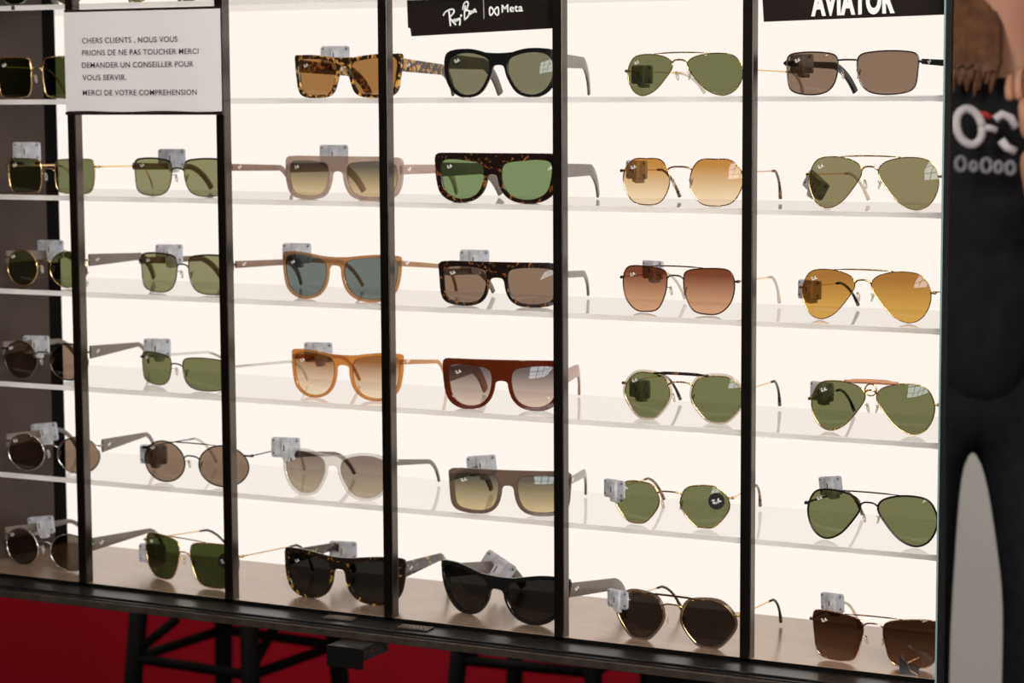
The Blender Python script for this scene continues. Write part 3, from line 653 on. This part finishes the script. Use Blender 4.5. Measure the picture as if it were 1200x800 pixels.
lines = [('CHERS CLIENTS , NOUS VOUS', 96, 208, 50.8), ('PRIONS DE NE PAS TOUCHER MERCI', 96, 232.5, 65), ('DEMANDER UN CONSEILLER POUR', 96, 226.5, 79.5), ('VOUS SERVIR.', 96.5, 148, 94), ('MERCI DE VOTRE COMPREHENSION', 97, 230.5, 111.8)]
for s, x0, x1, yb_ in lines:
    a_, b_ = onw(x0, yb_, wn_-.0012), onw(x1, yb_, wn_-.0012)
    o = obj('lettering', text_me('lettering', s, b_[0]-a_[0], .0067, .006, .0001), ink, sg, (a_[0]-sg.location[0], -.0009, a_[2]-sg.location[2]))

# ------------------------------------------------------------------ header signs
def header(name, px0, py0, px1, py1, w, hgt, label, roll=0.0):
    a_, b_ = onw(px0, py0, w), onw(px1, py1, w)
    e = empty(name, tuple(a_)); tag(e, label, 'sign'); L_ = math.hypot(b_[0]-a_[0], b_[2]-a_[2]); e.rotation_euler = (0, -math.atan2(b_[2]-a_[2], b_[0]-a_[0]), 0)
    return e, L_
e, L_ = header('header_sign', 482, 42.5, 650, 33.0, .0175, .07, 'black header sign with white script logo and infinity mark in the fourth bay')
sb = pbr('sign_black', (.016, .012, .011), .22, 0, .5)
bp_ = MB().prism([(0, 0), (L_+.008, 0), (L_+.008, .075), (-.004, .075), (-.004, .010), (-.001, .009)], 0, .004); obj('sign_board', bp_.me('sign_board'), sb, e)
hook = box('sign_hook', (.02, .0041, .060), (.19, .007, .075), sb, e)
pm = L_/168.3   # metres per photo pixel along the board
lg = stroke_me(SCRIPT, .00105, pm/6.316, 0, 0, 5); lgo = obj('script_logo', lg, whiteprint, e, (-(482-470)*pm, -.0004, (42.5)*pm), (0, .053, 0)); lgo.scale = (1, .3, 1.0)
lgo['label'] = 'white script lettering'
box('divider', (87*pm, -.0005, 13.5*pm), (87*pm+.0008, 0, 37*pm), pbr('divider_grey', (.4, .4, .4), .5), e)
inf = [(710+34*math.sin(t)*(1.0), 100-27*math.sin(2*t)*.95*(1 if True else 1)) for t in np.linspace(0, 2*math.pi, 37)]
ig = obj('infinity_mark', stroke_me([inf], .00095, pm/6.316, 0, 0, 5), whiteprint, e, (-(482-470)*pm, -.0004, 42.5*pm), (0, .053, 0)); ig.scale = (1, .3, 1)
obj('lettering', text_me('lettering', 'Meta', 24.5*pm, 8.2*pm, .018, .0003), whiteprint, e, (108.3*pm, -.0002, 16.8*pm+.0032-.0008), (0, 0, 0))
e2, L2 = header('header_sign', 895, 25.5, 1109, 17.0, .006, .07, 'black header sign with large white capital letters at the top right')
obj('sign_board', MB().prism([(0, 0), (L2+.0005, 0), (L2+.0005, .075), (-.004, .075)], 0, .004).me('sign_board'), sb, e2)
pm2 = L2/214.2
obj('lettering', text_me('lettering', 'AVIATOR', 98*pm2, 27*pm2, .05, .0004), pbr('sign_white', (.85, .83, .83), .5), e2, (57.5*pm2, -.0002, 5.6*pm2))

# ------------------------------------------------------------------ small things on the rail
for i, (x, y) in enumerate(((398, 725), (486, 736.5))):
    a_ = CAM+ray(x, y)*((-.0040-CAM[2])/ray(x, y)[2])
    p_ = empty('name_plate', (a_[0], a_[1], -.0038), .06); tag(p_, 'small black raised-letter plate on the base rail, '+['left of the third post', 'right of the third post'][i], 'plate')
    box('plate_base', (-.020, -.0095, 0), (.020, .0095, .0016), black, p_, .0003)
    mb = MB(); rr_ = random.Random(3+i)
    for r_ in range(3):
        xx = -.018
        while xx < .0165:
            wd = rr_.uniform(.0012, .0032); mb.box((xx, -.0075+r_*.0055, .0016), (xx+wd, -.0075+r_*.0055+.0032, .0023)); xx += wd+.0014
    obj('raised_marks', mb.me('raised_marks'), pbr('raised_mark_metal', (.20, .15, .12), .35, .6), p_)['kind'] = 'stuff'
a_ = onw(382, 748, -.056); b_ = onw(427, 757, -.10)
br0 = onw(380, 770, -.095)
brk = empty('lock_bracket', (onw(404, 752, -.09)[0], -.055, -.0165)); tag(brk, 'small black folded metal bracket sticking out under the base rail', 'bracket')
box('bracket_top', (-.024, -.034, -.0012), (.024, .02, -.0002), black, brk, .0004); box('bracket_front', (-.024, -.036, -.024), (.024, -.034, -.0002), matteblack, brk, .0004)
box('bracket_side', (.022, -.034, -.014), (.024, .02, -.0002), black, brk)
box('indicator_light', (.0241, -.016, -.006), (.0246, -.0154, -.0054), glow('red_led', (1, .02, .02), .8), brk)
# small dark block with gilt edge in the bottom right corner
q = CAM+ray(1086, 795)*((0-CAM[2])/ray(1086, 795)[2])
bk = empty('logo_block', (.487, .006, .0003), .25); tag(bk, 'small black angular block with gilt edges in the bottom right corner', 'ornament')
obj('block_body', MB().prism([(-.008, 0), (.012, 0), (.012, .006), (.004, .012), (-.006, .020), (-.0085, .019)], 0, .008).me('block_body'), black, bk)
mb = MB(); mb.tube([(-.0065, -.0006, .0195), (0, -.0006, .0125), (.0125, -.0006, .019)], .0011, 6); mb.tube([(.0, -.0006, .0125), (.004, -.0006, .004), (.011, -.0006, .001)], .0011, 6); obj('gilt_edge', mb.me('gilt_edge'), rosegold, bk)
c_ = onw(15.5, 9.5, -.001); cl = empty('shelf_clip', (c_[0], -.0006, ZS[0]-.006)); tag(cl, 'tiny dark clip on the front edge of the topmost shelf, far left', 'clip')
mb = MB(); mb.box((-.0024, -.0012, 0), (.0024, .0, .0062)); obj('clip_body', mb.me('clip_body'), pbr('clip_grey', (.12, .11, .10), .4), cl); obj('clip_pin', MB().ball((0, -.0014, .0025), .0016, 8, 6).me('clip_pin'), black, cl)

# ------------------------------------------------------------------ stools seen under the case
def stool(x, y, rz, label):
    s = empty('bar_stool', (x, y, GZ), rz); tag(s, label, 'stool', None)
    R0, R1, Hs = .235, .155, .80; c = [(1, 1), (-1, 1), (-1, -1), (1, -1)]
    def at(k, z): t = z/Hs; r = R0+(R1-R0)*t; return (c[k][0]*r*.707, c[k][1]*r*.707, z)
    for k_ in range(4):
        mb = MB(); mb.tube([at(k_, 0), at(k_, Hs-.02)], [.017, .017], 8); obj('leg', mb.me('leg', True), matteblack, s)
        mb = MB(); mb.tube([at(k_, .52), at((k_+1) % 4, .52)], .010, 8); obj('rung', mb.me('rung', True), matteblack, s)
        mb = MB(); mb.tube([at(k_, .53), tuple(np.array(at(k_, .60))*.65+np.array(at((k_+1) % 4, .60))*.35)], .009, 8); obj('brace', mb.me('brace', True), matteblack, s)
    mb = MB(); mb.tube([(0, 0, Hs-.03), (0, 0, Hs)], .17, 24); obj('seat', mb.me('seat'), matteblack, s)
P1 = atz(277, 760, 4.25); P2 = atz(648, 770, 4.25)
stool(P1[0], P1[1], math.radians(-3), 'black bar stool with splayed legs, blurred under the left part of the case')
stool(P2[0], P2[1], math.radians(4), 'black bar stool blurred under the middle of the case')

# ------------------------------------------------------------------ person mirrored in the panel (stands to the right of the case, outside the frame)
MU = UR+.002+.0075
Zp = 4.1
def V_(px, py, dz=0.0):
    p = atz(px, py, Zp+dz); return (2*MU-p[0], p[1], p[2])
def skin(name, verts, edges, radii, m, parent, sub=1, sx=1.0):
    me = bpy.data.meshes.new(name); me.from_pydata(verts, edges, []); o = bpy.data.objects.new(name, me); COL.objects.link(o)
    md = o.modifiers.new('skin', 'SKIN'); md.use_smooth_shade = True
    for i, r in enumerate(radii): me.skin_vertices[0].data[i].radius = r if hasattr(r, '__len__') else (r, r)
    me.skin_vertices[0].data[0].use_root = True
    sb_ = o.modifiers.new('sub', 'SUBSURF'); sb_.levels = sub; sb_.render_levels = sub
    dg = bpy.context.evaluated_depsgraph_get(); dg.update(); m2 = bpy.data.meshes.new_from_object(o.evaluated_get(dg)); bpy.data.objects.remove(o)
    m2.name = name; m2.materials.clear(); m2.materials.append(m); m2.polygons.foreach_set('use_smooth', [True]*len(m2.polygons))
    return obj(name, m2, None, parent)
person = empty('person', (0, 0, 0)); 
tag(person, 'person with long brown hair, black shirt and trousers, seen blurred in the mirror', 'person')
skinm = pbr('skin_tone', (.52, .27, .17), .5, 0, .4, .05, 8); hairm = pbr('brown_hair', (.13, .06, .03), .5, 0, .3, .35, 40, .3)
shirtm = pbr('black_cotton', (.010, .010, .012), .85, 0, .15, .25, 30, .1); trm = pbr('black_denim', (.009, .009, .012), .8, 0, .15, .25, 40)
px_m = F/Zp
hip = V_(1140, 455); hip_g = hip[2]
vs = [V_(1140, 450), V_(1145, 335), V_(1150, 210), V_(1163, 120), V_(1172, 80), V_(1178, 20, -.01), V_(1180, -25, -.01), V_(1180, -60)]
ed = [(i, i+1) for i in range(7)]; ra = [.085, .072, .10, .070, .050, .068, .088, .070]
# arms
vs += [V_(1262, 118), V_(1285, 260, -.03), V_(1225, 240, -.22), V_(1209, 170, -.25)]; ed += [(3, 8), (8, 9), (9, 10), (10, 11)]; ra += [.050, .040, .034, .026]
vs += [V_(1065, 118), V_(1040, 270, .03), V_(1038, 400, -.03), V_(1040, 450, -.05)]; ed += [(3, 12), (12, 13), (13, 14), (14, 15)]; ra += [.050, .040, .032, .026]
# legs
feetz = 107+(.6034-GZ)*px_m
vs += [V_(1085, 505), V_(1072, 730, -.03), V_(1072, feetz-45, .03), V_(1072, feetz-30, -.10)]; ed += [(0, 16), (16, 17), (17, 18), (18, 19)]; ra += [.045, .040, .030, .022]
vs += [V_(1205, 505), V_(1215, 700, -.05), V_(1200, feetz-45, .03), V_(1200, feetz-30, -.10)]; ed += [(0, 20), (20, 21), (21, 22), (22, 23)]; ra += [.045, .040, .030, .022]
body = skin('body', vs, ed, ra, skinm, person, 2)
def hand(px, py, dz, dirs, curl):
    base = np.array(V_(px, py, dz)); out = []; 
    d = np.array(dirs[0], float); d /= np.linalg.norm(d); s_ = np.array(dirs[1], float); s_ /= np.linalg.norm(s_); nrm_ = np.cross(d, s_)
    mb_v = [tuple(base), tuple(base+d*.045), tuple(base+d*.075)]
    skin('palm', mb_v, [(0, 1), (1, 2)], [(.024, .016), (.034, .014), (.030, .012)], skinm, body, 1)
    for k_, (off, ln) in enumerate(((-.027, .066), (-.009, .075), (.010, .070), (.027, .056))):
        p0 = base+d*.065+s_*off; p1 = p0+d*ln*.42; p2 = p1+(d*.75+nrm_*curl)*ln*.33; p3 = p2+(d*.45+nrm_*curl*1.4)*ln*.27
        skin('finger', [tuple(p0), tuple(p1), tuple(p2), tuple(p3)], [(0, 1), (1, 2), (2, 3)], [.0095, .009, .008, .0065], skinm, body, 1)
    p0 = base+d*.025-s_*.020; p1 = p0+d*.028-s_*.022+nrm_*.01; p2 = p1+d*.026-s_*.006+nrm_*.01
    skin('thumb', [tuple(p0), tuple(p1), tuple(p2)], [(0, 1), (1, 2)], [.012, .0105, .008], skinm, body, 1)
hand(1208, 165, -.25, ((.15, 0, 1), (1, .2, 0)), .5)
hand(1040, 455, -.05, ((0, -.05, -1), (.2, 1, 0)), .4)
# shirt (continuous, slightly larger than the body)
sv = [V_(1140, 510), V_(1145, 345), V_(1150, 210), V_(1160, 128), V_(1166, 104), V_(1258, 122), V_(1276, 215, -.02), V_(1069, 122), V_(1049, 215, .02)]
skin('shirt', sv, [(0, 1), (1, 2), (2, 3), (3, 4), (3, 5), (5, 6), (3, 7), (7, 8)], [.125, .135, .140, .092, .064, .066, .058, .066, .058], shirtm, person, 2)
tv = [V_(1142, 340), V_(1140, 412), V_(1080, 492), V_(1072, 730, -.03), V_(1072, feetz-50, .03), V_(1202, 492), V_(1218, 700, -.05), V_(1202, feetz-50, .03)]
skin('trousers', tv, [(0, 1), (1, 2), (2, 3), (3, 4), (1, 5), (5, 6), (6, 7)], [.110, .105, .078, .066, .056, .086, .066, .056], trm, person, 2)
for x in (1072, 1200):
    skin('shoe', [V_(x, feetz-22, .05), V_(x, feetz-22, -.06), V_(x, feetz-17, -.17)], [(0, 1), (1, 2)], [(.052, .046), (.056, .046), (.046, .034)], black, person, 1)
# face
hc = np.array(V_(1180, -25)); toward = np.array([(2*MU-CAM[0])-hc[0], CAM[1]-hc[1], 0]); toward /= np.linalg.norm(toward)
# the head looks to the side, towards the case end
side = np.cross(np.array([0, 0, 1.0]), toward)
look = toward*.75+side*.66*(-1); look /= np.linalg.norm(look); sd = np.cross(np.array([0, 0, 1.0]), look)
for s_ in (1, -1):
    c = hc+look*.073+sd*.031*s_+np.array([0, 0, .0]); obj('eye', MB().ball(tuple(c), (.012, .012, .009), 12, 8).me('eye', True), pbr('eye_white', (.7, .68, .66), .3), body)
    obj('iris', MB().ball(tuple(c+look*.008), (.006, .006, .006), 10, 6).me('iris', True), pbr('iris_brown', (.05, .025, .012), .3), body)
    obj('eyebrow', MB().tube([tuple(c+look*.006+sd*.016*s_+np.array([0, 0, .018])), tuple(c+look*.012+np.array([0, 0, .023])), tuple(c+look*.010-sd*.014*s_+np.array([0, 0, .019]))], .003, 6).me('eyebrow'), hairm, body)
    skin('ear', [tuple(hc+sd*.084*s_-look*.01+np.array([0, 0, -.015])), tuple(hc+sd*.088*s_-look*.014+np.array([0, 0, .016]))], [(0, 1)], [.009, .012], skinm, body, 1)
skin('nose', [tuple(hc+look*.082+np.array([0, 0, .006])), tuple(hc+look*.100+np.array([0, 0, -.022])), tuple(hc+look*.086+np.array([0, 0, -.030]))], [(0, 1), (1, 2)], [.008, .012, .009], skinm, body, 1)
obj('mouth', MB().tube([tuple(hc+look*.074+sd*.022+np.array([0, 0, -.052])), tuple(hc+look*.086+np.array([0, 0, -.054])), tuple(hc+look*.074-sd*.022+np.array([0, 0, -.052]))], .0045, 7).me('mouth', True), pbr('lip_tone', (.42, .12, .10), .4), body)
# hair: cap plus long locks falling over the shoulder
mb = MB(); cap = hc-look*.020+np.array([0, 0, .024]); mb.ball(tuple(cap), (.100, .104, .100), 18, 12); hair = obj('hair', mb.me('hair', True), hairm, person)
lk = []
for i in range(26):
    t = i/25; x0_ = 1118+46*t; rr_ = random.Random(i)
    p = [np.array(V_(1150+22*t, -60, .02)), np.array(V_(1128+34*t, -20, -.03+.02*rr_.random())), np.array(V_(x0_-3+rr_.uniform(-3, 3), 30, -.06)), np.array(V_(x0_+rr_.uniform(-4, 4), 75, -.10)), np.array(V_(x0_+rr_.uniform(-6, 6), 98+rr_.uniform(-22, 16), -.12))]
    mb = MB(); mb.tube(p, [.014, .019, .018, .011, .002], 7); o = obj('hair_lock', mb.me('hair_lock', True), hairm, person)
# printed logo on the shirt front
def disc_stroke(pts, r, m, name):
    mb = MB(); mb.tube([V_(x, y, -.17) for x, y in pts], r, 8); return obj(name, mb.me(name, True), m, person)
lw = pbr('shirt_print_grey', (.62, .60, .62), .7, 0, .2); lr = pbr('shirt_print_red', (.45, .04, .04), .7, 0, .2); lgm = pbr('shirt_print_dim', (.22, .22, .24), .7, 0, .2)
disc_stroke([(1136+15*math.cos(t)+3*math.sin(t), 148.5+21*math.sin(t)) for t in np.linspace(0, 2*math.pi, 25)], .0075, lw, 'print_ring')
disc_stroke([(1150, 149), (1160, 150), (1168, 153)], .006, lw, 'print_bridge')
disc_stroke([(1146, 134), (1154, 134), (1161, 138)], .0055, lr, 'print_bar')
disc_stroke([(1166, 140), (1174, 134), (1184, 138), (1191, 150)], .0075, lw, 'print_arc'); disc_stroke([(1173, 164), (1180, 173), (1190, 178)], .0075, lw, 'print_arc')
for x, y, r_ in ((1126, 192, 8), (1141, 195, 5), (1156, 194, 8), (1170, 196, 6), (1184, 197, 7)):
    disc_stroke([(x+r_*.7*math.cos(t), y+r_*math.sin(t)) for t in np.linspace(0, 2*math.pi, 15)], .0042, lgm, 'print_letter')
# pale plinth behind the person
pa = V_(1142, 480, 1.1); pl = empty('plinth', (pa[0], pa[1], GZ)); tag(pl, 'pale plinth behind the person, seen between the legs in the mirror', 'plinth')
box('plinth_body', (-.13, -.10, 0), (.13, .10, .80), pbr('pale_plinth', (.66, .65, .61), .7, 0, .3, .05, 3), pl, .004); box('plinth_top', (-.14, -.11, .80), (.14, .11, .82), pbr('pale_plinth', (.6, .6, .54), .7), pl, .003)
area('fill_light', (1.6, -.6, 1.9), (V_(1150, 300)), .5, 30)  # added lamp without a fixture, brightens the mirrored person and plinth
